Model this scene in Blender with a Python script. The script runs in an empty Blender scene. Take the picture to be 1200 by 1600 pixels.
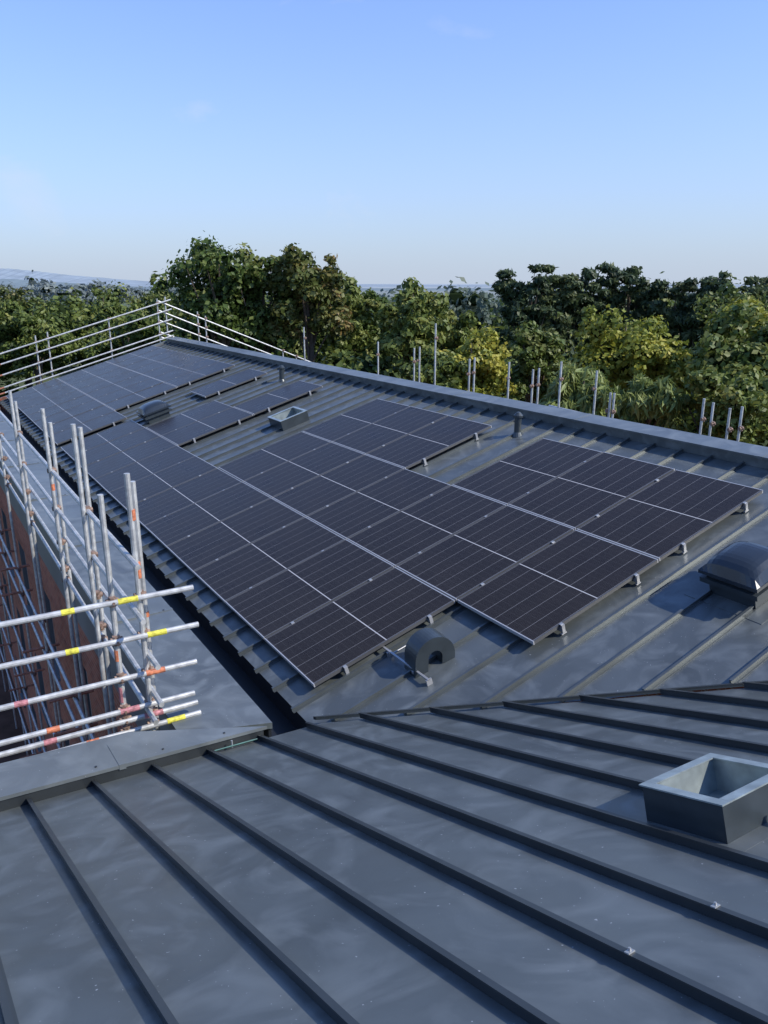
import bpy, math, random
import numpy as np
from mathutils import Vector, Matrix
random.seed(3)
HZ=13.0
V=Vector
f_px=1182.83; pitch=.2946; az=.5632; al=.2804
D=V((-math.sin(az),math.cos(az),0)); P=V((math.cos(az),math.sin(az),0)); Zv=V((0,0,1))
U=P*math.cos(al)+Zv*math.sin(al); N=-P*math.sin(al)+Zv*math.cos(al)
HR=4.39
UP=V((0,0,HZ))
def FR(u,d,h=0.0): return U*u+D*d-N*(HR-h)+UP
S=V((-.535,.774,-.337)).normalized(); NN=V((-.1304,.3187,.9388)).normalized(); Q=S.cross(NN).normalized(); NN=Q.cross(S).normalized()
CN=-1.541
def NR(s,q,h=0.0): return S*s+Q*q+NN*(CN+h)+UP
def HP(p,d,z): return P*p+D*d+V((0,0,z))+UP
EAVE_U=1.46; RIDGE_U=7.72; D_END=28.3
def dval(u): return 5.26-(u-1.58)*.861   # valley d for given u

# ---------------------------------------------------------------- materials
def newmat(name):
    m=bpy.data.materials.new(name); m.use_nodes=True
    nt=m.node_tree; b=nt.nodes["Principled BSDF"]; return m,nt,b
def simple(name,col,rough=.5,metal=0.0,var=.0,scale=4,bump=0,spec=.5,bscale=None):
    m,nt,b=newmat(name)
    b.inputs["Base Color"].default_value=(*col,1); b.inputs["Roughness"].default_value=rough
    b.inputs["Metallic"].default_value=metal; b.inputs["Specular IOR Level"].default_value=spec
    if var or bump:
        tc=nt.nodes.new("ShaderNodeTexCoord"); no=nt.nodes.new("ShaderNodeTexNoise")
        no.inputs["Scale"].default_value=scale; no.inputs["Detail"].default_value=6
        nt.links.new(tc.outputs["Object"],no.inputs["Vector"])
        if var:
            r=nt.nodes.new("ShaderNodeValToRGB"); r.color_ramp.elements[0].position=.3; r.color_ramp.elements[1].position=.7
            r.color_ramp.elements[0].color=(*[c*(1-var) for c in col],1); r.color_ramp.elements[1].color=(*[min(1,c*(1+var)) for c in col],1)
            nt.links.new(no.outputs["Fac"],r.inputs["Fac"]); nt.links.new(r.outputs["Color"],b.inputs["Base Color"])
    return m
def roofmat(name,col,rough):
    m,nt,b=newmat(name); L=nt.links.new
    tc=nt.nodes.new("ShaderNodeTexCoord")
    def noise(sc,det=4,dist=0):
        n=nt.nodes.new("ShaderNodeTexNoise"); n.inputs["Scale"].default_value=sc; n.inputs["Detail"].default_value=det
        n.inputs["Distortion"].default_value=dist
        L(tc.outputs["Object"],n.inputs["Vector"]); return n
    a=noise(.9,8,1.0); r=nt.nodes.new("ShaderNodeValToRGB")
    r.color_ramp.elements[0].position=.32; r.color_ramp.elements[1].position=.72
    r.color_ramp.elements[0].color=(*[c*.78 for c in col],1); r.color_ramp.elements[1].color=(*[c*1.22 for c in col],1)
    L(a.outputs["Fac"],r.inputs["Fac"])
    sp=noise(60,1); r2=nt.nodes.new("ShaderNodeValToRGB"); r2.color_ramp.elements[0].position=.76; r2.color_ramp.elements[1].position=.80
    L(sp.outputs["Fac"],r2.inputs["Fac"])
    mx=nt.nodes.new("ShaderNodeMix"); mx.data_type='RGBA'; L(r2.outputs["Color"],mx.inputs[0]); L(r.outputs["Color"],mx.inputs[6]); mx.inputs[7].default_value=(.40,.41,.42,1)
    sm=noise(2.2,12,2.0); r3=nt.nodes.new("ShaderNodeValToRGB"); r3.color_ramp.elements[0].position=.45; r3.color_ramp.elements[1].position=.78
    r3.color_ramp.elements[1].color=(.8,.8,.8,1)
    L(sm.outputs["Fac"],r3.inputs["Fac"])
    mx2=nt.nodes.new("ShaderNodeMix"); mx2.data_type='RGBA'; L(r3.outputs["Color"],mx2.inputs[0]); L(mx.outputs[2],mx2.inputs[6]); mx2.inputs[7].default_value=(*[c*1.6+.03 for c in col],1)  # pale smears: dust streaks plus cloudy sky reflections painted into the colour
    L(mx2.outputs[2],b.inputs["Base Color"])
    rr=nt.nodes.new("ShaderNodeMapRange"); rr.inputs[3].default_value=rough-.12; rr.inputs[4].default_value=rough+.14
    L(sm.outputs["Fac"],rr.inputs[0]); L(rr.outputs[0],b.inputs["Roughness"])
    b.inputs["Metallic"].default_value=.25; b.inputs["Specular IOR Level"].default_value=.55
    oc=noise(1.5,2); bp=nt.nodes.new("ShaderNodeBump"); bp.inputs["Distance"].default_value=.022; bp.inputs["Strength"].default_value=1
    L(oc.outputs["Fac"],bp.inputs["Height"]); L(bp.outputs["Normal"],b.inputs["Normal"])
    return m
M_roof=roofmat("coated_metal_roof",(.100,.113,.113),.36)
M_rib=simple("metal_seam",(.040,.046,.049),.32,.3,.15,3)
M_ribf=simple("metal_seam_far",(.095,.108,.11),.3,.35,.15,3)  # lighter copy of the seam metal, highlights painted into its colour
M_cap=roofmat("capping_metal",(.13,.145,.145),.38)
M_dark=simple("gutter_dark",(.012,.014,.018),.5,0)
M_fascia=simple("fascia_grey",(.17,.17,.17),.45,.1,.1,1.5)
M_galv=simple("galvanised_steel",(.50,.50,.48),.42,.4,.28,14)
M_galv2=simple("galvanised_liner",(.36,.41,.40),.38,.5,.25,9)
M_rust=simple("rusty_coupler",(.24,.16,.12),.6,.25,.5,30)
M_y=simple("paint_yellow",(.60,.55,.06),.5,0,.4,30)
M_o=simple("paint_orange",(.52,.17,.08),.5,0,.5,30)
M_pk=simple("paint_pink",(.42,.17,.18),.5,0,.5,30)
M_rail=simple("rusty_tube",(.36,.15,.09),.6,.1,.4,12)
M_clamp=simple("aluminium_clamp",(.42,.42,.42),.4,.5)
M_clampm=simple("mid_clamp",(.36,.37,.37),.4,.4)
M_vent=simple("vent_metal",(.045,.056,.062),.35,.25,.15,6)
M_ventl=simple("vent_dome",(.028,.036,.045),.22,.1,.1,3)
M_teal=simple("teal_strap",(.03,.12,.105),.5,0,.3,20)

def panel_mat():
    m,nt,b=newmat("solar_glass"); L=nt.links.new
    uv=nt.nodes.new("ShaderNodeUVMap"); sx=nt.nodes.new("ShaderNodeSeparateXYZ"); L(uv.outputs[0],sx.inputs[0])
    def M(op,a,bv=None,cl=False):
        n=nt.nodes.new("ShaderNodeMath"); n.operation=op; n.use_clamp=cl
        for i,v in enumerate((a,bv)):
            if v is None: continue
            if hasattr(v,"links"): L(v,n.inputs[i])
            else: n.inputs[i].default_value=v
        return n.outputs[0]
    x,y=sx.outputs[0],sx.outputs[1]
    def line(c,period,half):
        t=M('DIVIDE',c,period); t=M('ADD',t,.5); t=M('FRACT',t); t=M('SUBTRACT',t,.5); t=M('ABSOLUTE',t); t=M('MULTIPLY',t,period)
        return M('LESS_THAN',t,half)
    col=line(y,1.094/6,.0020)
    row=line(x,1.682/20,.0008)
    bus=line(y,1.094/60,.0006)
    mid=M('LESS_THAN',M('ABSOLUTE',M('SUBTRACT',x,.841)),.0058)
    a=M('MULTIPLY',col,.50); c2=M('MULTIPLY',bus,.18); r2=M('MULTIPLY',row,.10)
    fac=M('MAXIMUM',M('MAXIMUM',a,c2),M('MAXIMUM',r2,mid))
    tc=nt.nodes.new("ShaderNodeTexCoord"); oi=nt.nodes.new("ShaderNodeObjectInfo")
    no=nt.nodes.new("ShaderNodeTexNoise"); no.inputs["Scale"].default_value=2.5; no.inputs["Detail"].default_value=7; no.noise_dimensions='4D'
    L(tc.outputs["Object"],no.inputs["Vector"]); L(M('MULTIPLY',oi.outputs["Random"],50),no.inputs["W"])
    base=nt.nodes.new("ShaderNodeValToRGB"); base.color_ramp.elements[0].color=(.013,.0105,.0095,1); base.color_ramp.elements[1].color=(.028,.023,.020,1)
    L(no.outputs["Fac"],base.inputs["Fac"])
    mx=nt.nodes.new("ShaderNodeMix"); mx.data_type='RGBA'; L(fac,mx.inputs[0]); L(base.outputs[0],mx.inputs[6]); mx.inputs[7].default_value=(.44,.43,.42,1)
    L(mx.outputs[2],b.inputs["Base Color"])
    rg=nt.nodes.new("ShaderNodeMapRange"); rg.inputs[3].default_value=.22; rg.inputs[4].default_value=.36; L(no.outputs["Fac"],rg.inputs[0]); L(rg.outputs[0],b.inputs["Roughness"])
    b.inputs["Specular IOR Level"].default_value=.13
    return m
M_glass=panel_mat()
M_frame_l=simple("frame_light",(.45,.45,.45),.4,.3)
M_frame_d=simple("frame_dark",(.10,.10,.10),.4,.3)

def brick_mat():
    m,nt,b=newmat("brick"); L=nt.links.new
    uv=nt.nodes.new("ShaderNodeUVMap"); br=nt.nodes.new("ShaderNodeTexBrick")
    L(uv.outputs[0],br.inputs["Vector"]); br.inputs["Scale"].default_value=1
    br.inputs["Brick Width"].default_value=.225; br.inputs["Row Height"].default_value=.075; br.inputs["Mortar Size"].default_value=.006
    br.inputs["Color1"].default_value=(.42,.14,.08,1); br.inputs["Color2"].default_value=(.28,.085,.05,1); br.inputs["Mortar"].default_value=(.36,.27,.2,1)
    L(br.outputs["Color"],b.inputs["Base Color"]); b.inputs["Roughness"].default_value=.9; b.inputs["Specular IOR Level"].default_value=.15
    return m
M_brick=brick_mat()

# ---------------------------------------------------------------- mesh builder
class MB:
    def __init__(s): s.v=[];s.f=[];s.m=[];s.uv={}
    def quad(s,pts,m=0,uv=None):
        i=len(s.v); s.v+= [tuple(p) for p in pts]; s.f.append(tuple(range(i,i+len(pts)))); s.m.append(m)
        if uv: s.uv[len(s.f)-1]=uv
    def hexa(s,c,m=0):
        i=len(s.v); s.v+=[tuple(p) for p in c]
        for q in ((3,2,1,0),(4,5,6,7),(0,1,5,4),(1,2,6,5),(2,3,7,6),(3,0,4,7)):
            s.f.append(tuple(i+k for k in q)); s.m.append(m)
    def box(s,F,a0,a1,b0,b1,h0,h1,m=0):
        s.hexa([F(a0,b0,h0),F(a1,b0,h0),F(a1,b1,h0),F(a0,b1,h0),F(a0,b0,h1),F(a1,b0,h1),F(a1,b1,h1),F(a0,b1,h1)],m)
    def tube(s,a,b,r=.024,m=0,n=8,r2=None,cap=True):
        a=V(a);b=V(b);ax=(b-a).normalized(); t=ax.orthogonal().normalized(); w=ax.cross(t); r2=r if r2 is None else r2
        i=len(s.v)
        for k in range(n):
            o=t*math.cos(2*math.pi*k/n)+w*math.sin(2*math.pi*k/n); s.v.append(tuple(a+o*r)); s.v.append(tuple(b+o*r2))
        for k in range(n):
            k2=(k+1)%n; s.f.append((i+2*k,i+2*k2,i+2*k2+1,i+2*k+1)); s.m.append(m)
        if cap:
            s.f.append(tuple(i+2*k for k in range(n))[::-1]); s.m.append(m); s.f.append(tuple(i+2*k+1 for k in range(n))); s.m.append(m)
    def obj(s,name,mats,parent=None,smooth=False):
        me=bpy.data.meshes.new(name); me.from_pydata(s.v,[],s.f)
        for mm in mats: me.materials.append(mm)
        me.polygons.foreach_set("material_index",s.m)
        if s.uv:
            ul=me.uv_layers.new(name="UVMap")
            for fi,uv in s.uv.items():
                for k,li in enumerate(me.polygons[fi].loop_indices): ul.data[li].uv=uv[k]
        if smooth: me.polygons.foreach_set("use_smooth",[True]*len(me.polygons))
        me.update()
        o=bpy.data.objects.new(name,me); bpy.context.scene.collection.objects.link(o)
        if parent: o.parent=parent
        return o
def empty(name):
    e=bpy.data.objects.new(name,None); bpy.context.scene.collection.objects.link(e); return e

# ---------------------------------------------------------------- building
B=empty("brick_building_with_metal_roof")
mb=MB()
mb.quad([FR(EAVE_U,dval(EAVE_U)),FR(RIDGE_U,dval(RIDGE_U)),FR(RIDGE_U,D_END),FR(EAVE_U,D_END)])
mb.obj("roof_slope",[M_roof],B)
rp=FR(RIDGE_U,0); RP=(rp-UP).dot(P); RZ=(rp-UP).z
BS=.42; BW=3.0
mb=MB(); mb.quad([HP(RP,-6,RZ),HP(RP+BW,-6,RZ-BS*BW),HP(RP+BW,D_END,RZ-BS*BW),HP(RP,D_END,RZ)])
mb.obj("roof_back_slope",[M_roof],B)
mb=MB()
d=5.26-.437*14
while d<D_END:
    u0=EAVE_U-.03
    if d<dval(EAVE_U): u0=1.58+(5.26-d)/.861+.04
    if u0<RIDGE_U-.3:
        mb.box(FR,u0,RIDGE_U-.12,d-.007,d+.007,.001,.034)
        mb.box(FR,u0,RIDGE_U-.12,d-.014,d+.010,.034,.040)
        mb.box(FR,u0,RIDGE_U-.12,d-.035,d-.007,.001,.005)
    d+=.437
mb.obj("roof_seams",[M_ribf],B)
mb=MB()
mb.box(FR,RIDGE_U-.14,RIDGE_U-.002,-6,D_END+.03,.002,.13)
def RC(p,d,z): return HP(RP+p,d,RZ+z)
mb.hexa([FR(RIDGE_U-.16,-6,.131),RC(.16,-6,.06),RC(.16,D_END+.05,.06),FR(RIDGE_U-.16,D_END+.05,.131),
         FR(RIDGE_U-.16,-6,.16),RC(.16,-6,.16),RC(.16,D_END+.05,.16),FR(RIDGE_U-.16,D_END+.05,.16)])
dj=2.0
while dj<28:
    mb.hexa([FR(RIDGE_U-.163,dj,.125),RC(.163,dj,.12),RC(.163,dj+.06,.12),FR(RIDGE_U-.163,dj+.06,.125),
             FR(RIDGE_U-.163,dj,.164),RC(.163,dj,.164),RC(.163,dj+.06,.164),FR(RIDGE_U-.163,dj+.06,.164)]); dj+=3
mb.obj("ridge_capping",[M_cap],B)
mb=MB(); mb.box(FR,EAVE_U-.1,RIDGE_U-.17,D_END,D_END+.12,-.2,.08); mb.obj("verge_trim",[M_cap],B)
CZ=-3.70; PC0,PC1=1.54,2.28; d0c=5.45
eP=(FR(EAVE_U,0)-UP).dot(P); eZ=(FR(EAVE_U,0)-UP).z
mb=MB()
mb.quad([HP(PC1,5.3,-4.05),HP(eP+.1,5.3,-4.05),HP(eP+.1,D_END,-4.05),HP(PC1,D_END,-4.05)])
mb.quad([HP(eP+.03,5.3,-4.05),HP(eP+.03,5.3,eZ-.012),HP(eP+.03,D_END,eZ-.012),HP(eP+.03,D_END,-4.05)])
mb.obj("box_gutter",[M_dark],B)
mb=MB()
mb.hexa([HP(PC0,d0c+.3,CZ-.06),HP(PC1,d0c,CZ-.06),HP(PC1,D_END+.2,CZ-.06),HP(PC0,D_END+.2,CZ-.06),
         HP(PC0,d0c+.3,CZ-.02),HP(PC1,d0c,CZ),HP(PC1,D_END+.2,CZ),HP(PC0,D_END+.2,CZ-.02)])
mb.box(lambda a,b,h:HP(a,b,h),PC1-.03,PC1-.003,d0c+.02,D_END,-4.2,CZ-.061,1)
dj=8.3
while dj<28:
    mb.box(lambda a,b,h:HP(a,b,h),PC0-.01,PC1+.004,dj-.01,dj+.05,CZ-.05,CZ+.004)
    for pp in (PC0+.1,PC1-.1,(PC0+PC1)/2): mb.tube(HP(pp,dj+.02,CZ-.01),HP(pp,dj+.02,CZ+.009),.012,1,6)
    dj+=3
mb.obj("parapet_capping",[M_cap,M_dark],B)
mb=MB(); FB=-4.6
def wallquad(p,da,db,za,zb,m,off=0):
    mb.quad([HP(p,db,za),HP(p,da,za),HP(p,da,zb),HP(p,db,zb)],m,[(db,za),(da,za),(da,zb),(db,zb)])
wp=1.60
wins=[(7.6,8.6),(10.6,11.6),(13.6,14.6),(16.6,17.6),(19.6,20.6),(22.6,23.6)]
prev=5.6; zs=[(-12.2,-10.8),(-9.6,-8.1),(-7.0,-5.4)]
for a,b in wins:
    wallquad(wp,prev,a,-HZ,FB,0)
    lo=-HZ
    for z0,z1 in zs:
        wallquad(wp,a,b,lo,z0,0); lo=z1
        mb.quad([HP(wp+.12,b,z0),HP(wp+.12,a,z0),HP(wp+.12,a,z1),HP(wp+.12,b,z1)],2)
        mb.box(HP,wp,wp+.119,b-.05,b,z0,z1,1); mb.box(HP,wp,wp+.119,a,a+.05,z0,z1,1); mb.box(HP,wp-.04,wp+.119,a+.051,b-.051,z0,z0+.05,1)
    wallquad(wp,a,b,lo,FB,0)
    prev=b
wallquad(wp,prev,D_END,-HZ,FB,0)
mb.box(HP,wp-.03,wp+.2,5.6,D_END,FB,CZ-.062,1)
mb.quad([HP(wp,D_END,-HZ),HP(RP+BW,D_END,-HZ),HP(RP+BW,D_END,RZ-BS*BW),HP(RP,D_END,RZ),HP(wp,D_END,-4.0)],0,[(0,0),(10,0),(10,5),(7,8),(0,6)])
mb.quad([HP(RP+BW,-6,-HZ),HP(RP+BW,D_END,-HZ),HP(RP+BW,D_END,RZ-BS*BW),HP(RP+BW,-6,RZ-BS*BW)],0,[(0,0),(34,0),(34,5),(0,5)])
M_win=simple("window_glass",(.02,.03,.035),.08,0,spec=.6)
mb.obj("brick_wall",[M_brick,M_fascia,M_win],B)

# near roof
ES=6.02
V0=FR(EAVE_U,dval(EAVE_U)); VB=FR(7.7,dval(7.7))
def sq(Pw):
    r=Pw-UP; return r.dot(S),r.dot(Q)
sV,qV=sq(V0); sB,qB=sq(VB)
def s_valley(q): return sV+(q-qV)*(sB-sV)/(qB-qV)
mb=MB()
mb.quad([NR(ES,-4),NR(-5,-4),NR(-5,qB),NR(sB,qB),NR(ES,min(qV,qV+(ES-sV)*(qB-qV)/(sB-sV)) )])
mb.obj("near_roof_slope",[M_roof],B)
mb=MB()
k=-9
while True:
    q=.62+.4395*k; k+=1
    if q>8.5: break
    se=ES-.02 if q<2.55 else min(ES-.02,s_valley(q)-.10)
    segs=[(-5,se)]
    if 2.93<q<3.5: segs=[(-5,2.10),(2.60,se)]
    for a,b in segs:
        if b<=a: continue
        mb.box(NR,a,b,q-.008,q+.008,.001,.040)
        mb.box(NR,a,b+.004,q-.015,q+.012,.040,.047)
        mb.box(NR,a,b,q+.008,q+.03,.001,.006)
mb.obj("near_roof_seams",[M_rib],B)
mb=MB()
def VF(q,off,h): return NR(s_valley(q)-off,q,h)
mb.hexa([VF(qV+.02,.05,.0015),VF(qB,.05,.0015),VF(qB,-.0,.0015),VF(qV+.02,-.0,.0015),VF(qV+.02,.05,.028),VF(qB,.05,.028),VF(qB,0,.028),VF(qV+.02,0,.028)])
mb.obj("valley_flashing",[M_rib],B)
OUT=V((S.x,S.y,0)).normalized()
def NC(a,q,h): return NR(ES,q,0)+OUT*a+V((0,0,h))
mb=MB()
mb.box(NC,.0,.02,-4,2.42,-.15,.09,1)
mb.hexa([NC(-.01,-4,.091),NC(.42,-4,.091),NC(.42,1.45,.091),NC(-.01,2.45,.091),NC(-.01,-4,.12),NC(.42,-4,.12),NC(.42,1.45,.12),NC(-.01,2.45,.12)],0)
mb.box(NC,.40,.418,-4,1.4,-.7,.0895,2)
for q in (-1.2,1.25): mb.box(NC,-.012,.3,q,q+.05,.08,.124,0)
for q in (.4,1.1,1.6,2.1): mb.tube(NC(.05,q,.115),NC(.05,q,.126),.010,1,6)
mb.obj("near_parapet_capping",[M_cap,M_rib,M_fascia],B)
mb=MB(); mb.tube(NC(-.05,1.97,.05),NC(-.07,2.33,.065),.006,0,6); mb.tube(NC(-.05,2.12,.04),NC(-.05,2.12,.10),.008,1,6)
mb.obj("teal_strap",[M_teal,M_clampm])
mb=MB()
mb.quad([NC(.38,-4,-9.6),NC(.38,1.5,-9.6),NC(.38,1.5,-.5),NC(.38,-4,-.5)],0,[(0,0),(5.5,0),(5.5,6),(0,6)])
mb.obj("near_brick_wall",[M_brick],B)

# ---------------------------------------------------------------- solar panels
mb=MB()
Lp,Wp=1.722,1.134
def LC(a,b,h): return V((a,b,h))
t=.02
mb.quad([LC(t*.55,t*.6,.0),LC(Lp-t*.55,t*.6,.0),LC(Lp-t*.55,Wp-t*.6,.0),LC(t*.55,Wp-t*.6,.0)],0,[(-.009,-.008),(1.691,-.008),(1.691,1.102),(-.009,1.102)])
mb.box(LC,0,.011,0,Wp,-.035,.003,1); mb.box(LC,Lp-.011,Lp,0,Wp,-.035,.003,1)
mb.box(LC,.0111,Lp-.0111,0,.012,-.035,.0025,2); mb.box(LC,.0111,Lp-.0111,Wp-.012,Wp,-.035,.0025,2)
mb.quad([LC(t,t,-.006),LC(t,Wp-t,-.006),LC(Lp-t,Wp-t,-.006),LC(Lp-t,t,-.006)],2)
for xx in (.35,1.38):
    mb.box(LC,xx-.02,xx+.02,-.012,1.142,-.075,-.037,3)
    mb.box(LC,xx-.018,xx+.018,-.022,.004,.0035,.007,4)
    mb.box(LC,xx-.018,xx+.018,-.034,-.014,-.085,.003,3)
    mb.box(LC,xx-.030,xx+.030,-.034,-.010,-.100,-.086,3)
me_o=mb.obj("solar_panel",[M_glass,M_frame_l,M_frame_d,M_clamp,M_clampm])
pm=me_o.data; bpy.data.objects.remove(me_o)
R3=Matrix((U,D,N)).transposed().to_4x4()
u0p,d0p=1.718,5.737
cells=[]
cells+=[(0,k) for k in range(0,11)]
cells+=[(1,k) for k in range(-1,6)]
cells+=[(2,k) for k in (-1,0,1)]+[(2,k) for k in (3,4,5)]
cells+=[(1,k) for k in (8,9)]+[(2,k) for k in (8,)]
cells+=[(2,10.6)]
cells+=[(0,k+11.4) for k in range(0,8)]+[(1,k+12.5) for k in range(0,7)]+[(2,k+12.5) for k in range(0,7)]
for (j,k) in cells:
    o=bpy.data.objects.new("solar_panel",pm); bpy.context.scene.collection.objects.link(o)
    o.matrix_world=Matrix.Translation(FR(u0p+j*1.742,d0p+k*1.154,.115+random.uniform(-.003,.003)))@R3@Matrix.Rotation(random.uniform(-.003,.003),4,'X')@Matrix.Rotation(random.uniform(-.002,.002),4,'Y')

# ---------------------------------------------------------------- roof furniture
def dome_vent(u,d,s=.30):
    mb=MB()
    o=FR(u,d)
    def g(a,b,h): return o+U*a+D*b+N*h
    mb.box(g,-s*.8,s*.8,-s*.8,s*.8,.001,.14,0)
    mb.box(g,-s,s,-s,s,.14,.19,0)
    mb.box(g,-s*.85,s*.85,-s*.85,s*.85,.191,.235,0)
    mb.box(g,-s*1.02,s*1.02,-s*1.02,s*1.02,.236,.27,1)
    mb.box(g,-s*1.35,s*1.35,-s*1.35,s*1.35,-.004,.005,2)
    n=12; i=len(mb.v)
    for a in range(n+1):
        for b in range(n+1):
            x=2*a/n-1;y=2*b/n-1
            h=.27+.15*(max(0,(1-abs(x)**3)*(1-abs(y)**3)))**.6
            mb.v.append(tuple(g(x*s,y*s,h)))
    for a in range(n):
        for b in range(n):
            k=i+a*(n+1)+b; mb.f.append((k,k+n+1,k+n+2,k+1)); mb.m.append(1)
    mb.obj("roof_dome_vent",[M_vent,M_ventl,M_roof])
dome_vent(5.35,3.72,.29)
dome_vent(3.95,18.1,.33)
def curb(F,a0,a1,b0,b1,h,name,parent=None):
    mb=MB(); t=.025
    for (x0,x1,y0,y1) in ((a0,a1,b0,b0+t),(a0,a1,b1-t,b1),(a0,a0+t,b0+t,b1-t),(a1-t,a1,b0+t,b1-t)):
        mb.box(F,x0,x1,y0,y1,.001,h,0)
    for (x0,x1,y0,y1) in ((a0-.01,a1+.01,b0-.012,b0+t+.02),(a0-.01,a1+.01,b1-t-.02,b1+.012),(a0-.01,a0+t+.02,b0+t+.021,b1-t-.021),(a1-t-.02,a1+.01,b0+t+.021,b1-t-.021)):
        mb.box(F,x0,x1,y0,y1,h+.001,h+.008,1)
    for (x0,x1,y0,y1) in ((a0+t,a1-t,b0+t,b0+t+.004),(a0+t,a1-t,b1-t-.004,b1-t),(a0+t,a0+t+.004,b0+t+.004,b1-t-.004),(a1-t-.004,a1-t,b0+t+.004,b1-t-.004)):
        mb.box(F,x0,x1,y0,y1,.002,h-.001,1)
    mb.box(F,a0+t,a1-t,b0+t,b1-t,.001,.0018,1)
    mb.box(F,a0-.09,a1+.09,b0-.09,b1+.09,-.003,.0012,2)
    mb.obj(name,[M_vent,M_galv2,M_roof],parent)
curb(NR,2.13,2.56,2.94,3.50,.17,"roof_vent_upstand")
curb(FR,5.15,5.75,13.45,14.05,.2,"roof_vent_upstand")
def pipe(u,d,r,h):
    mb=MB(); o=FR(u,d)
    mb.tube(o,o+V((0,0,h)),r,0,16); mb.tube(o+V((0,0,h)),o+V((0,0,h+.03)),r*1.35,0,16); mb.tube(o+V((0,0,h+.03)),o+V((0,0,h+.08)),r*1.35,0,16,r2=r*.5)
    mb.tube(o-V((0,0,.02)),o+V((0,0,.05)),r*1.8,0,16,r2=r*1.05)
    mb.obj("roof_vent_pipe",[M_vent],None)
pipe(7.02,8.72,.055,.28); pipe(6.9,17.1,.06,.3)
mb=MB(); o=FR(2.72,5.25)
ax=(P*.9-D*.1).normalized(); thick=(D*.95+P*.1).normalized()
def g(x,y,z): return o+ax*x+thick*y+V((0,0,z))
n=20; ro,ri=.212,.075
prof_o=[(-ro,-.10)]+[(-ro*math.cos(math.pi*i/n),.10+ro*math.sin(math.pi*i/n)) for i in range(n+1)]+[(ro,.03)]
prof_i=[(-ri,-.10)]+[(-ri*math.cos(math.pi*i/n),.10+ri*math.sin(math.pi*i/n)) for i in range(n+1)]+[(ri,.03)]
for i in range(len(prof_o)-1):
    a,b,c,e=prof_o[i],prof_o[i+1],prof_i[i+1],prof_i[i]
    for y in (-.11,.11): mb.quad([g(a[0],y,a[1]),g(b[0],y,b[1]),g(c[0],y,c[1]),g(e[0],y,e[1])])
    mb.quad([g(a[0],-.11,a[1]),g(b[0],-.11,b[1]),g(b[0],.11,b[1]),g(a[0],.11,a[1])])
    mb.quad([g(e[0],-.11,e[1]),g(c[0],-.11,c[1]),g(c[0],.11,c[1]),g(e[0],.11,e[1])])
mb.obj("gooseneck_roof_vent",[M_vent])
mb=MB()
mb.box(FR,2.515,2.535,4.98,5.85,.05,.068); mb.box(FR,2.50,2.55,5.2,5.23,.0,.05); mb.box(FR,2.50,2.55,5.64,5.67,.0,.05); mb.box(FR,2.50,2.56,4.98,4.998,.0,.06)
mb.tube(FR(2.53,5.6,.05),FR(2.75,5.62,.03),.007)
mb.obj("mounting_rail",[M_clamp])
mb=MB()
for s_,q_ in ((1.84,1.94),(1.81,2.378)):
    mb.box(NR,s_-.010,s_+.010,q_-.018,q_+.014,.0475,.052); mb.tube(NR(s_,q_,.05),NR(s_,q_+.0,.062),.005)
mb.obj("seam_clips",[M_clampm],B)

# ---------------------------------------------------------------- scaffolding
mats=[M_galv,M_rust,M_y,M_o,M_pk,M_rail]
def coupler(mb,c):
    c=V(c); mb.tube(c-V((0,0,.04)),c+V((0,0,.04)),.034,1,8); mb.tube(c-P*.05,c+P*.05,.03,1,6); mb.tube(c-D*.06,c+D*.02,.012,1,6)
SC=empty("scaffolding"); mb=MB()
poles=[(1.17,6.05,-1.60),(1.40,6.02,-1.45),(1.46,6.14,-1.55),(1.30,7.55,-1.28),(1.38,7.75,-1.35),(1.32,9.5,-1.40),(1.40,9.7,-1.6),(1.3,12.2,-1.5),(1.38,12.5,-1.7),(1.3,15,-1.6),(1.3,17.6,-1.5),(1.3,20.2,-1.5),(1.3,23,-1.5),(1.3,25.6,-1.5),(1.3,28.6,-1.5)]
for p_,d_,z_ in poles:
    mb.tube(HP(p_,d_,-HZ),HP(p_+random.uniform(-.015,.015),d_,z_),.0242,0,10)
for d_ in (6.05,9.5,12.2,15,17.6,20.2,23,25.6,28.6):
    mb.tube(HP(.05,d_,-HZ),HP(.05,d_,-1.5),.0242,0,10)
for (p_,d_,z_,m_,l_) in ((1.40,6.02,-1.75,3,.09),(1.40,6.02,-2.2,3,.14),(1.17,6.05,-2.95,3,.1),(1.17,6.05,-3.3,4,.14),(1.46,6.14,-2.7,3,.05),(1.32,9.5,-2.3,3,.08)):
    mb.tube(HP(p_,d_,z_),HP(p_,d_,z_-l_),.0252,m_,10)
rd=V((math.cos(.52),math.sin(.52),0))
R0=HP(1.17,5.99,0)
for z_,e,m_ in ((-2.50,.66,2),(-2.85,.68,2),(-3.20,.64,3),(-3.50,.60,4),(-3.60,.62,4),(-3.71,.64,2)):
    tl=random.uniform(-.015,.015)
    a=R0-rd*4.5+V((0,0,z_+tl)); b=R0+rd*e+V((0,0,z_)); mb.tube(a,b,.0242,0,10)
    def rail(t): return b+(a-b)*(t/(4.5+e))
    c=e-random.uniform(.1,.5)-.2; mb.tube(rail(e-c),rail(e-c-.16),.0250,m_,10)
    c=random.uniform(-.9,-.3); mb.tube(rail(e-c),rail(e-c-.10),.0250,random.choice([2,4,3]),10)
    coupler(mb,HP(1.17,6.02,z_)); coupler(mb,HP(1.40,6.03,z_))
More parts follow.
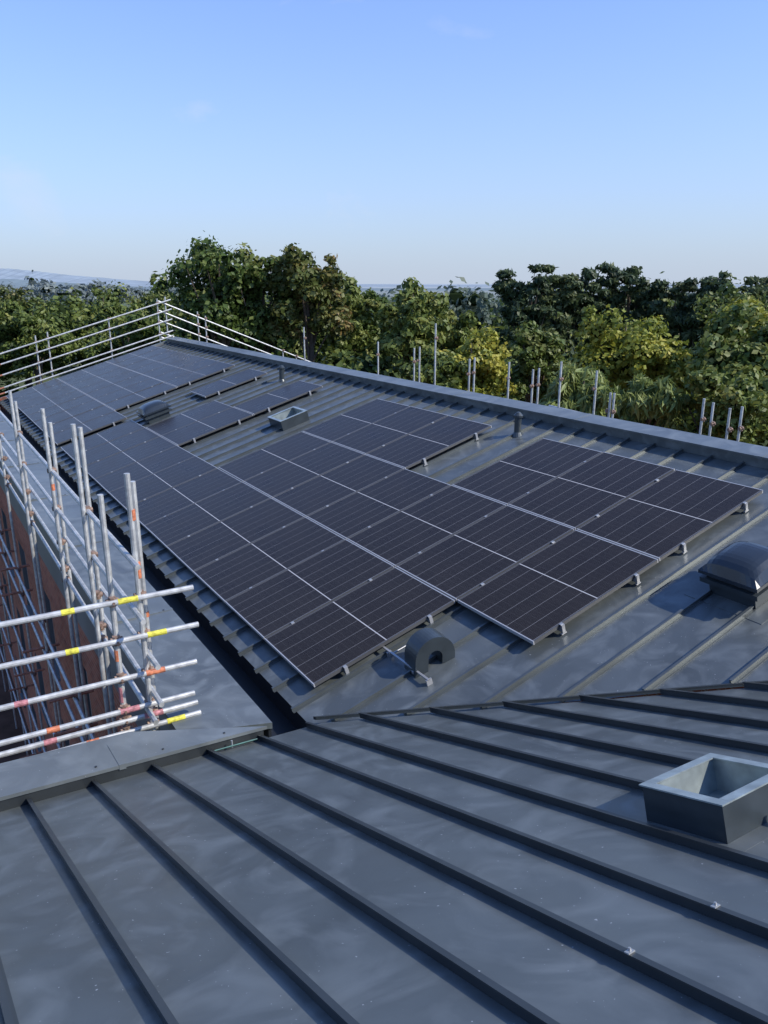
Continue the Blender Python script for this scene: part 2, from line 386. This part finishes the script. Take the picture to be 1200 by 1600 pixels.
for p_,z_,m_ in ((1.34,-2.15,0),(1.34,-2.62,0),(1.42,-3.05,0),(1.42,-3.40,0),(1.36,-3.55,0)):
    mb.tube(HP(p_,5.75,z_),HP(p_,28.6,z_),.0242,m_,8)
    for d_ in (7.6,9.55,12.3,15,17.6,20.2,23,25.6): coupler(mb,HP(1.34,d_,z_))
for z_ in (-5.2,-5.7,-7.4,-9.0,-10.8):
    mb.tube(HP(1.26,5.75,z_),HP(1.26,28.6,z_),.0242,0,8); mb.tube(HP(.05,5.75,z_),HP(.05,28.6,z_),.0242,0,8)
    for d_ in (6.1,7.6,9.55,12.3,15,17.6,20.2,23,25.6):
        mb.tube(HP(.95,d_,z_+.05),HP(1.5,d_,z_+.05),.0242,5,8); coupler(mb,HP(1.30,d_,z_))
mb.obj("poles_and_rails",mats,SC)
SC2=empty("scaffolding"); mb=MB(); dg=D_END+.6
def rz(p):
    if p<=RP: return RZ+(p-RP)*math.tan(al)
    return RZ-(p-RP)*BS
for h in (1.42,1.08,.72,.3,.12):
    mb.tube(HP(.2,dg,rz(.2)+h),HP(RP+.25,dg,rz(RP)+h+.05),.026,0,8)
    mb.tube(HP(RP-.2,dg+.06,rz(RP)+h),HP(RP+9.5,dg+.06,rz(RP+9.5)+h),.026,0,8)
    mb.tube(HP(2.2,dg-.03,rz(2.2)+h),HP(2.9,dg-.03,rz(2.9)+h),.027,5,8)
for p_ in (.2,2.2,4.1,4.5,6.6,8.4,8.7,9.9,10.2,13.4,14,17.5):
    mb.tube(HP(p_,dg+.1,-HZ),HP(p_,dg+.1,rz(p_)+1.35+random.uniform(0,.3)),.026,0,8)
    for h in (1.42,1.08,.72,.3): coupler(mb,HP(p_,dg+.05,rz(p_)+h))
mb.obj("poles_and_rails",mats,SC2)
SC3=empty("scaffolding"); mb=MB()
pb=RP+3.4
for d_,z_ in ((6.15,-2.1),(5.95,-2.15),(5.6,-2.2),(5.4,-2.15),(8.2,-2.25),(8.35,-2.25),(8.75,-1.85),(9.7,-1.75),(10.4,-1.95),(10.6,-2.0),(11.4,-1.9),(12.7,-1.9),(12.9,-1.95),(14.3,-1.15),(15.1,-1.8),(15.3,-1.85),(17.2,-1.8),(22,-1.6)):
    q_=d_+(pb-9.6)*.9
    mb.tube(HP(pb,q_,-HZ),HP(pb+random.uniform(-.03,.03),q_+random.uniform(-.04,.04),z_+.12),.0242,0,8); coupler(mb,HP(pb,q_,z_-.25))
mb.tube(HP(pb,6,-3.1),HP(pb,28.9,-3.1),.0242,0,8); mb.tube(HP(pb,6,-3.6),HP(pb,28.9,-3.6),.0242,0,8)
mb.tube(HP(pb,9.8,-2.70),HP(pb,12.2,-2.62),.0242,0,8)
mb.obj("poles_and_rails",mats,SC3)

# ---------------------------------------------------------------- ground, hills
mb=MB(); mb.quad([V((-6000,-500,0)),V((6000,-500,0)),V((6000,7000,0)),V((-6000,7000,0))])
m,nt,b=newmat("grass_painted_haze"); L=nt.links.new
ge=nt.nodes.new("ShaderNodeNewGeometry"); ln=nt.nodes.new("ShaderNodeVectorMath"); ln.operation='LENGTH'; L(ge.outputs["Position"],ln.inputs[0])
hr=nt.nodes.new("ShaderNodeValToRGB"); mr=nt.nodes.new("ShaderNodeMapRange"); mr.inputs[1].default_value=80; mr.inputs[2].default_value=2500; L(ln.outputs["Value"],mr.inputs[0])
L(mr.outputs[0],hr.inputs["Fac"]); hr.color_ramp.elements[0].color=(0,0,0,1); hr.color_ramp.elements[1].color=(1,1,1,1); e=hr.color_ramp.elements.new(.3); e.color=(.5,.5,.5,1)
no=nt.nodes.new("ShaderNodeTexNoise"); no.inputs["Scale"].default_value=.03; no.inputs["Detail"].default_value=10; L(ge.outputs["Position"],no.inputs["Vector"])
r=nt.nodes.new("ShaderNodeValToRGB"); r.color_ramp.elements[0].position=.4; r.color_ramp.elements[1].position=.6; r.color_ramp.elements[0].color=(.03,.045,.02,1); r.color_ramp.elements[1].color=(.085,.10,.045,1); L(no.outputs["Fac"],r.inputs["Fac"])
mx=nt.nodes.new("ShaderNodeMix"); mx.data_type='RGBA'; L(hr.outputs[0],mx.inputs[0]); L(r.outputs[0],mx.inputs[6]); mx.inputs[7].default_value=(.34,.38,.40,1); L(mx.outputs[2],b.inputs["Base Color"]); b.inputs["Roughness"].default_value=1; b.inputs["Specular IOR Level"].default_value=0  # grass fades with distance into a painted haze colour
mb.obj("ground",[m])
mb=MB()
def G(p,d): v=P*p+D*d; return V((v.x,v.y,.006))
mb.quad([G(-7,-2),G(1.6,-2),G(1.6,34),G(-7,34)])
mb.obj("soil_path",[simple("soil",(.11,.065,.045),.95,0,.4,1.2,spec=.1)])
def hills(name,y,h,col,seed,x0,x1,peak):
    rs=np.random.RandomState(seed); n=700; mb=MB(); xs=np.linspace(x0,x1,n); ph=rs.rand(9)*6
    z=sum(np.sin(xs/y*(4+6*i)+ph[i])/(1+i) for i in range(9)); z=h*(.82+.15*z)+rs.rand(n)*h*.05
    z=z*(.10+.90/(1+np.exp((xs-peak)/(y*.06))))
    z=np.maximum(z,1)
    for i in range(n-1):
        mb.quad([V((xs[i],y-h*5,-1)),V((xs[i+1],y-h*5,-1)),V((xs[i+1],y,z[i+1])),V((xs[i],y,z[i]))])
    mb.obj(name,[simple(name+"_mat",col,1,0,.12,.02,spec=0)])
hills("hills",2600,62,(.25,.30,.34),2,-3500,3500,-1000)  # aerial haze is painted into the base colours of all three hill rows
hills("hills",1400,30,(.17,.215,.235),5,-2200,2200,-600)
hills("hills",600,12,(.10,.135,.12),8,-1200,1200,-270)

# ---------------------------------------------------------------- trees
def leafmat(name,cols):
    m,nt,b=newmat(name); L=nt.links.new
    at=nt.nodes.new("ShaderNodeAttribute"); at.attribute_name="tint"
    r=nt.nodes.new("ShaderNodeValToRGB"); r.color_ramp.elements[0].color=(*cols[0],1); r.color_ramp.elements[1].color=(*cols[-1],1)
    r.color_ramp.elements[0].position=.1; r.color_ramp.elements[1].position=.95
    for i,c in enumerate(cols[1:-1]):
        e=r.color_ramp.elements.new(.1+.85*(i+1)/(len(cols)-1)); e.color=(*c,1)
    L(at.outputs["Fac"],r.inputs["Fac"]); L(r.outputs[0],b.inputs["Base Color"]); b.inputs["Roughness"].default_value=.5; b.inputs["Specular IOR Level"].default_value=.3
    tr=nt.nodes.new("ShaderNodeBsdfTranslucent"); L(r.outputs[0],tr.inputs["Color"])
    ms=nt.nodes.new("ShaderNodeMixShader"); ms.inputs[0].default_value=.3
    L(b.outputs[0],ms.inputs[1]); L(tr.outputs[0],ms.inputs[2]); L(ms.outputs[0],nt.nodes["Material Output"].inputs[0])
    return m
LM={"green":leafmat("leaf_green",[(.04,.065,.018),(.08,.125,.026),(.13,.17,.04),(.20,.21,.06)]),
    "mid":leafmat("leaf_mid",[(.06,.09,.022),(.115,.155,.034),(.18,.215,.05),(.27,.27,.075)]),
    "brown":leafmat("leaf_autumn",[(.05,.07,.02),(.105,.13,.03),(.17,.165,.045),(.26,.17,.06)]),
    "yellow":leafmat("leaf_yellow",[(.13,.16,.028),(.24,.27,.04),(.36,.35,.055),(.48,.42,.08)]),
    "light":leafmat("leaf_light",[(.13,.17,.05),(.20,.25,.07),(.26,.30,.09),(.32,.35,.13)]),
    "pine":leafmat("leaf_pine",[(.035,.055,.025),(.06,.09,.038),(.10,.13,.05),(.16,.175,.07)])}
M_bark=simple("bark",(.09,.07,.05),.9,0,.3,8)
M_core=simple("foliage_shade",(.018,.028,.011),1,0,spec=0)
import bmesh
bm=bmesh.new(); bmesh.ops.create_icosphere(bm,subdivisions=1,radius=1); ICV=np.array([x.co[:] for x in bm.verts]); ICF=np.array([[x.index for x in fa.verts] for fa in bm.faces]); bm.free()
def mass(name,clusters,mat,seed,lpc,ls,slim=1.5,vert=False,limb=None,core=.5,shift=0.0):
    rs=np.random.RandomState(seed); C=np.array(clusters)
    n=len(C); w=C[:,3]**1.6; cnt=np.maximum(12,(lpc*n*w/w.sum()).astype(int)); idx=np.repeat(np.arange(n),cnt); tot=len(idx)
    dr=rs.normal(size=(tot,3)); dr/=np.linalg.norm(dr,axis=1)[:,None]
    rad=C[idx,3]*(.45+.42*rs.rand(tot)+.20*np.minimum(2,np.abs(rs.normal(size=tot)))**1.5); sc=np.ones((tot,3)); sc[:,2]=C[idx,4]
    pos=C[idx,:3]+dr*rad[:,None]*sc
    nrm=dr+rs.normal(size=(tot,3))*.6; nrm[:,2]+=.35; nrm/=np.linalg.norm(nrm,axis=1)[:,None]
    rv=rs.normal(size=(tot,3))
    if vert: rv=rv*.3+np.array([0,0,1.])
    t1=np.cross(nrm,rv); t1/=np.linalg.norm(t1,axis=1)[:,None]; t2=np.cross(nrm,t1)
    sz=ls*(.5+.9*rs.rand(tot))[:,None]
    a=t2*sz*.5*slim**.5; b=t1*sz*.5/slim**.5
    v=np.stack([pos-a,pos+b*1.0+nrm*sz*.12,pos+a,pos-b-nrm*sz*.05],1).reshape(-1,3)
    fc=np.arange(tot*4).reshape(-1,4)
    me=bpy.data.meshes.new(name)
    cvs=[];cfs=[];off=len(v)
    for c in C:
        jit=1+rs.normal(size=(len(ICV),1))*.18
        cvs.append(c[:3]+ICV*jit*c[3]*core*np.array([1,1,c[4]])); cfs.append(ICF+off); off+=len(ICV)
    allv=np.concatenate([v]+cvs)
    faces=fc.tolist()+np.concatenate(cfs).tolist()
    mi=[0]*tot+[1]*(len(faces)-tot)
    vl=allv.tolist()
    if limb:
        m2=MB()
        for (p0,p1,r0,r1) in limb: m2.tube(p0,p1,r0,0,7,r2=r1,cap=False)
        o=len(vl); vl+=[list(x) for x in m2.v]; faces+=[[k+o for k in fa] for fa in m2.f]; mi+=[2]*len(m2.f)
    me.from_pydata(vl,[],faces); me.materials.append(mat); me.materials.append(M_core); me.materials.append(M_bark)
    me.polygons.foreach_set("material_index",mi)
    at=me.attributes.new("tint",'FLOAT','FACE')
    ct=rs.rand(n)
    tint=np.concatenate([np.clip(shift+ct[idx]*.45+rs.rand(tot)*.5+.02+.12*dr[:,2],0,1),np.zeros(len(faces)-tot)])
    at.data.foreach_set("value",tint.astype(np.float32)); me.update()
    ob=bpy.data.objects.new(name,me); bpy.context.scene.collection.objects.link(ob); return ob
def tree(name,x,y,top,r,ch,pal,seed,n=80,lpc=110,ls=.20,pine=False,slim=1.5,vert=False):
    rs=np.random.RandomState(seed); T=top+HZ; cz=T-ch/2; cl=[]
    ph=rs.rand(4)*6.28
    nl=7 if not pine else 9
    lobes=[]
    for i in range(nl):
        th=i*2.4+ph[0]; zz=-.55+1.25*((i+.5)/nl); w=math.sqrt(max(0.05,1-zz*zz*.95))*rs.uniform(.35,.62)
        lobes.append((math.cos(th)*w,math.sin(th)*w,zz))
    for i in range(n):
        lb=lobes[rs.randint(len(lobes))] if i>7 else lobes[i%len(lobes)]
        q=rs.normal(size=3); q/=np.linalg.norm(q); q*=rs.uniform(.15,.5)
        cr=r*rs.uniform(.11,.25)
        cl.append((x+(lb[0]+q[0])*r,y+(lb[1]+q[1])*r,cz+(lb[2]*.75+q[2]*.55)*ch/2,cr,.5 if pine else .85))
    mz=max(c[2]+c[3]*c[4] for c in cl); dz=T-mz
    cl=[(a,b_,c+dz,e,f) for (a,b_,c,e,f) in cl]
    limb=[(V((x,y,-.2)),V((x+rs.normal()*.2,y,cz)),r*.085+.06,r*.05),(V((x,y,cz)),V((x,y,T-ch*.12)),r*.05,.02)]
    for i in range(16):
        c=cl[rs.randint(n)]; z0=cz-ch*.35+rs.rand()*ch*.4; limb.append((V((x,y,z0)),V((c[0],c[1],c[2])),r*.025+.015,.015))
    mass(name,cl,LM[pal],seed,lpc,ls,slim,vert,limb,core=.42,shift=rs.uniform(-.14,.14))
T=[("maple_tree",-8.3,40,2.2,3.3,8.5,"green",1),("maple_tree",-6.3,41,1.75,2.6,8,"green",2),("maple_tree",-3.9,40,1.8,2.4,8,"brown",3),
("broadleaf_tree",-1.9,45,.3,2.0,7,"mid",4),("broadleaf_tree",-.6,47,-.4,2.0,7,"green",5),("broadleaf_tree",1.4,38,.25,2.1,6.5,"mid",6),
("broadleaf_tree",3.3,40,-1.1,1.9,6,"mid",7),("birch_tree",3.4,30,-1.65,2.0,5,"yellow",8),("birch_tree",1.9,29,-2.3,1.5,4,"mid",9),
("broadleaf_tree",6.5,33,-1.6,1.6,5,"green",12),
("birch_tree",8.7,28,-.75,2.3,5,"yellow",16),("birch_tree",9.9,27,-1.9,1.7,4,"yellow",17),
("broadleaf_tree",11.6,24,-.6,2.1,6,"green",19),("broadleaf_tree",14.8,31,.15,2.8,7,"mid",20),("broadleaf_tree",9.6,21,-2.2,1.6,4,"mid",22),("birch_tree",12.6,26,-.5,1.7,5,"yellow",33),
("broadleaf_tree",-28,60,-.2,3.6,8,"brown",23),("broadleaf_tree",-20,56,0,3.3,8,"mid",24),("broadleaf_tree",-16.8,58,-.4,3,8,"green",25),("broadleaf_tree",-22.5,50,-1.0,3,7,"mid",26),("broadleaf_tree",-26.5,50,-1.2,3,7,"brown",27),("broadleaf_tree",-12.8,46,-1.5,2.6,6,"green",28),("broadleaf_tree",-15.5,47,-1.6,2.4,6,"mid",29)]
for (nm,x,y,tp,r,ch,pal,sd) in T:
    tree(nm,x,y,tp,r,ch,pal,sd,ls=.215 if y>35 else .16,lpc=115 if y<55 else 85)
for (x,y,tp,r,sd) in ((8.9,48,1.0,2.2,10),(10.8,49,.45,2.0,11),(13.1,50,1.1,2.2,13),(15.6,50,.95,2.2,14),(17.8,48,.3,2.3,15),(19.6,46,.55,2.3,18),(21.8,47,.3,2.4,21),(23.8,48,.3,2.4,41)):
    tree("pine_tree",x,y,tp,r,8.5,"pine",sd,n=85,lpc=100,ls=.25,pine=True,slim=2.6)
tree("willow_shrub",5.9,22.5,-2.4,1.6,3.2,"light",31,n=40,lpc=200,ls=.2,slim=5,vert=True)
tree("willow_shrub",7.6,22,-2.7,1.3,3,"light",32,n=30,lpc=200,ls=.2,slim=5,vert=True)
rs=np.random.RandomState(77); cl=[]
for i in range(320):
    x=rs.uniform(-38,34); y=rs.uniform(52,62)
    tz=HZ-1.9+.6*math.sin(x*.45)+.4*math.sin(x*1.3+1)
    if 3.5<x<8.3: tz=min(tz,HZ-3.4)
    if x>9: tz+=.8
    cl.append((x,y,tz-abs(rs.normal())*2.2-.5,rs.uniform(1.0,1.7),.9))
for i in range(190):
    x=rs.uniform(-14,27); y=rs.uniform(34,44)+abs(x)*.1
    cl.append((x,y,rs.uniform(5,HZ-4.2),rs.uniform(1.0,1.6),.9))
mass("woodland",cl,LM["mid"],78,150,.32,shift=-.1)
rs=np.random.RandomState(79); cl=[]
for i in range(260):
    x=rs.uniform(-110,110); y=rs.uniform(110,135)
    cl.append((x,y,HZ-5.4+rs.uniform(-3,2.0)+1.2*math.sin(x*.15),rs.uniform(2.4,3.6),.8))
mass("distant_woodland",cl,leafmat("leaf_distant",[(.08,.11,.08),(.12,.155,.11),(.15,.18,.13)]),80,100,.8)  # leaf greens greyed to paint in distance haze
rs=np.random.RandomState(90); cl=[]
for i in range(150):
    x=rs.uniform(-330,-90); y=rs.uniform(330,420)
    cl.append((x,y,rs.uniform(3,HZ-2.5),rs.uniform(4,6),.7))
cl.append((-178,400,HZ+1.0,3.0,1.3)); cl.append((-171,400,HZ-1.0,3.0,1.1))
mass("distant_copse",cl,leafmat("leaf_hazy",[(.15,.185,.17),(.19,.22,.205),(.21,.245,.225)]),91,70,2.0)  # pale leaf colours carry painted haze

# ---------------------------------------------------------------- camera, light, sky
cam=bpy.data.cameras.new("camera"); co=bpy.data.objects.new("camera",cam); bpy.context.scene.collection.objects.link(co)
co.location=(0,0,HZ); co.rotation_euler=(math.pi/2-pitch,0,0)
cam.sensor_fit='VERTICAL'; cam.sensor_height=24; cam.lens=24*f_px/1600; cam.clip_end=12000; cam.clip_start=.05
bpy.context.scene.camera=co
SE=math.radians(42); SA=math.radians(108)
sd=V((math.sin(SA)*math.cos(SE),math.cos(SA)*math.cos(SE),math.sin(SE)))
sl=bpy.data.lights.new("sun",'SUN'); sl.energy=5.0; sl.angle=math.radians(.5); sl.color=(1,.94,.84)
so=bpy.data.objects.new("sun",sl); bpy.context.scene.collection.objects.link(so); so.rotation_euler=(-sd).to_track_quat('-Z','Y').to_euler()
w=bpy.data.worlds.new("World"); bpy.context.scene.world=w; w.use_nodes=True; nt=w.node_tree; L=nt.links.new
bg=nt.nodes["Background"]; sk=nt.nodes.new("ShaderNodeTexSky"); sk.sky_type='NISHITA'; sk.sun_disc=False
sk.sun_elevation=SE; sk.sun_rotation=SA; sk.air_density=1.0; sk.dust_density=.6; sk.ozone_density=1.5; sk.altitude=0
mul=nt.nodes.new("ShaderNodeMix"); mul.data_type='RGBA'; mul.blend_type='MULTIPLY'; mul.inputs[0].default_value=1; mul.inputs[7].default_value=(1.0,1.42,2.2,1)
L(sk.outputs[0],mul.inputs[6])
tc=nt.nodes.new("ShaderNodeTexCoord"); sx=nt.nodes.new("ShaderNodeSeparateXYZ"); L(tc.outputs["Generated"],sx.inputs[0])
def M(op,a,bv=None,cl=False):
    n=nt.nodes.new("ShaderNodeMath"); n.operation=op; n.use_clamp=cl
    for i,v in enumerate((a,bv)):
        if v is None: continue
        if hasattr(v,"links"): L(v,n.inputs[i])
        else: n.inputs[i].default_value=v
    return n.outputs[0]
hz=M('POWER',2.718,M('MULTIPLY',M('MAXIMUM',sx.outputs[2],0.0),-4.2)); hz=M('MULTIPLY',hz,.98)
hm=nt.nodes.new("ShaderNodeMix"); hm.data_type='RGBA'; L(hz,hm.inputs[0]); L(mul.outputs[2],hm.inputs[6]); hm.inputs[7].default_value=(.53/.12,.61/.12,.74/.12,1)
mp=nt.nodes.new("ShaderNodeMapping"); mp.inputs["Scale"].default_value=(3,3,5); mp.inputs["Location"].default_value=(1.7,.6,0); L(tc.outputs["Generated"],mp.inputs[0])
cn=nt.nodes.new("ShaderNodeTexNoise"); cn.inputs["Scale"].default_value=2.6; cn.inputs["Detail"].default_value=8; cn.inputs["Distortion"].default_value=.3; L(mp.outputs[0],cn.inputs["Vector"])
cr=nt.nodes.new("ShaderNodeValToRGB"); cr.color_ramp.elements[0].position=.63; cr.color_ramp.elements[1].position=.88; cr.color_ramp.elements[1].color=(.5,.5,.5,1); L(cn.outputs["Fac"],cr.inputs["Fac"])
cm=nt.nodes.new("ShaderNodeMix"); cm.data_type='RGBA'; L(cr.outputs[0],cm.inputs[0]); L(hm.outputs[2],cm.inputs[6]); cm.inputs[7].default_value=(.70/.12,.76/.12,.87/.12,1)
L(cm.outputs[2],bg.inputs[0]); bg.inputs[1].default_value=.12
sc=bpy.context.scene; sc.view_settings.view_transform='Standard'; sc.view_settings.look='None'
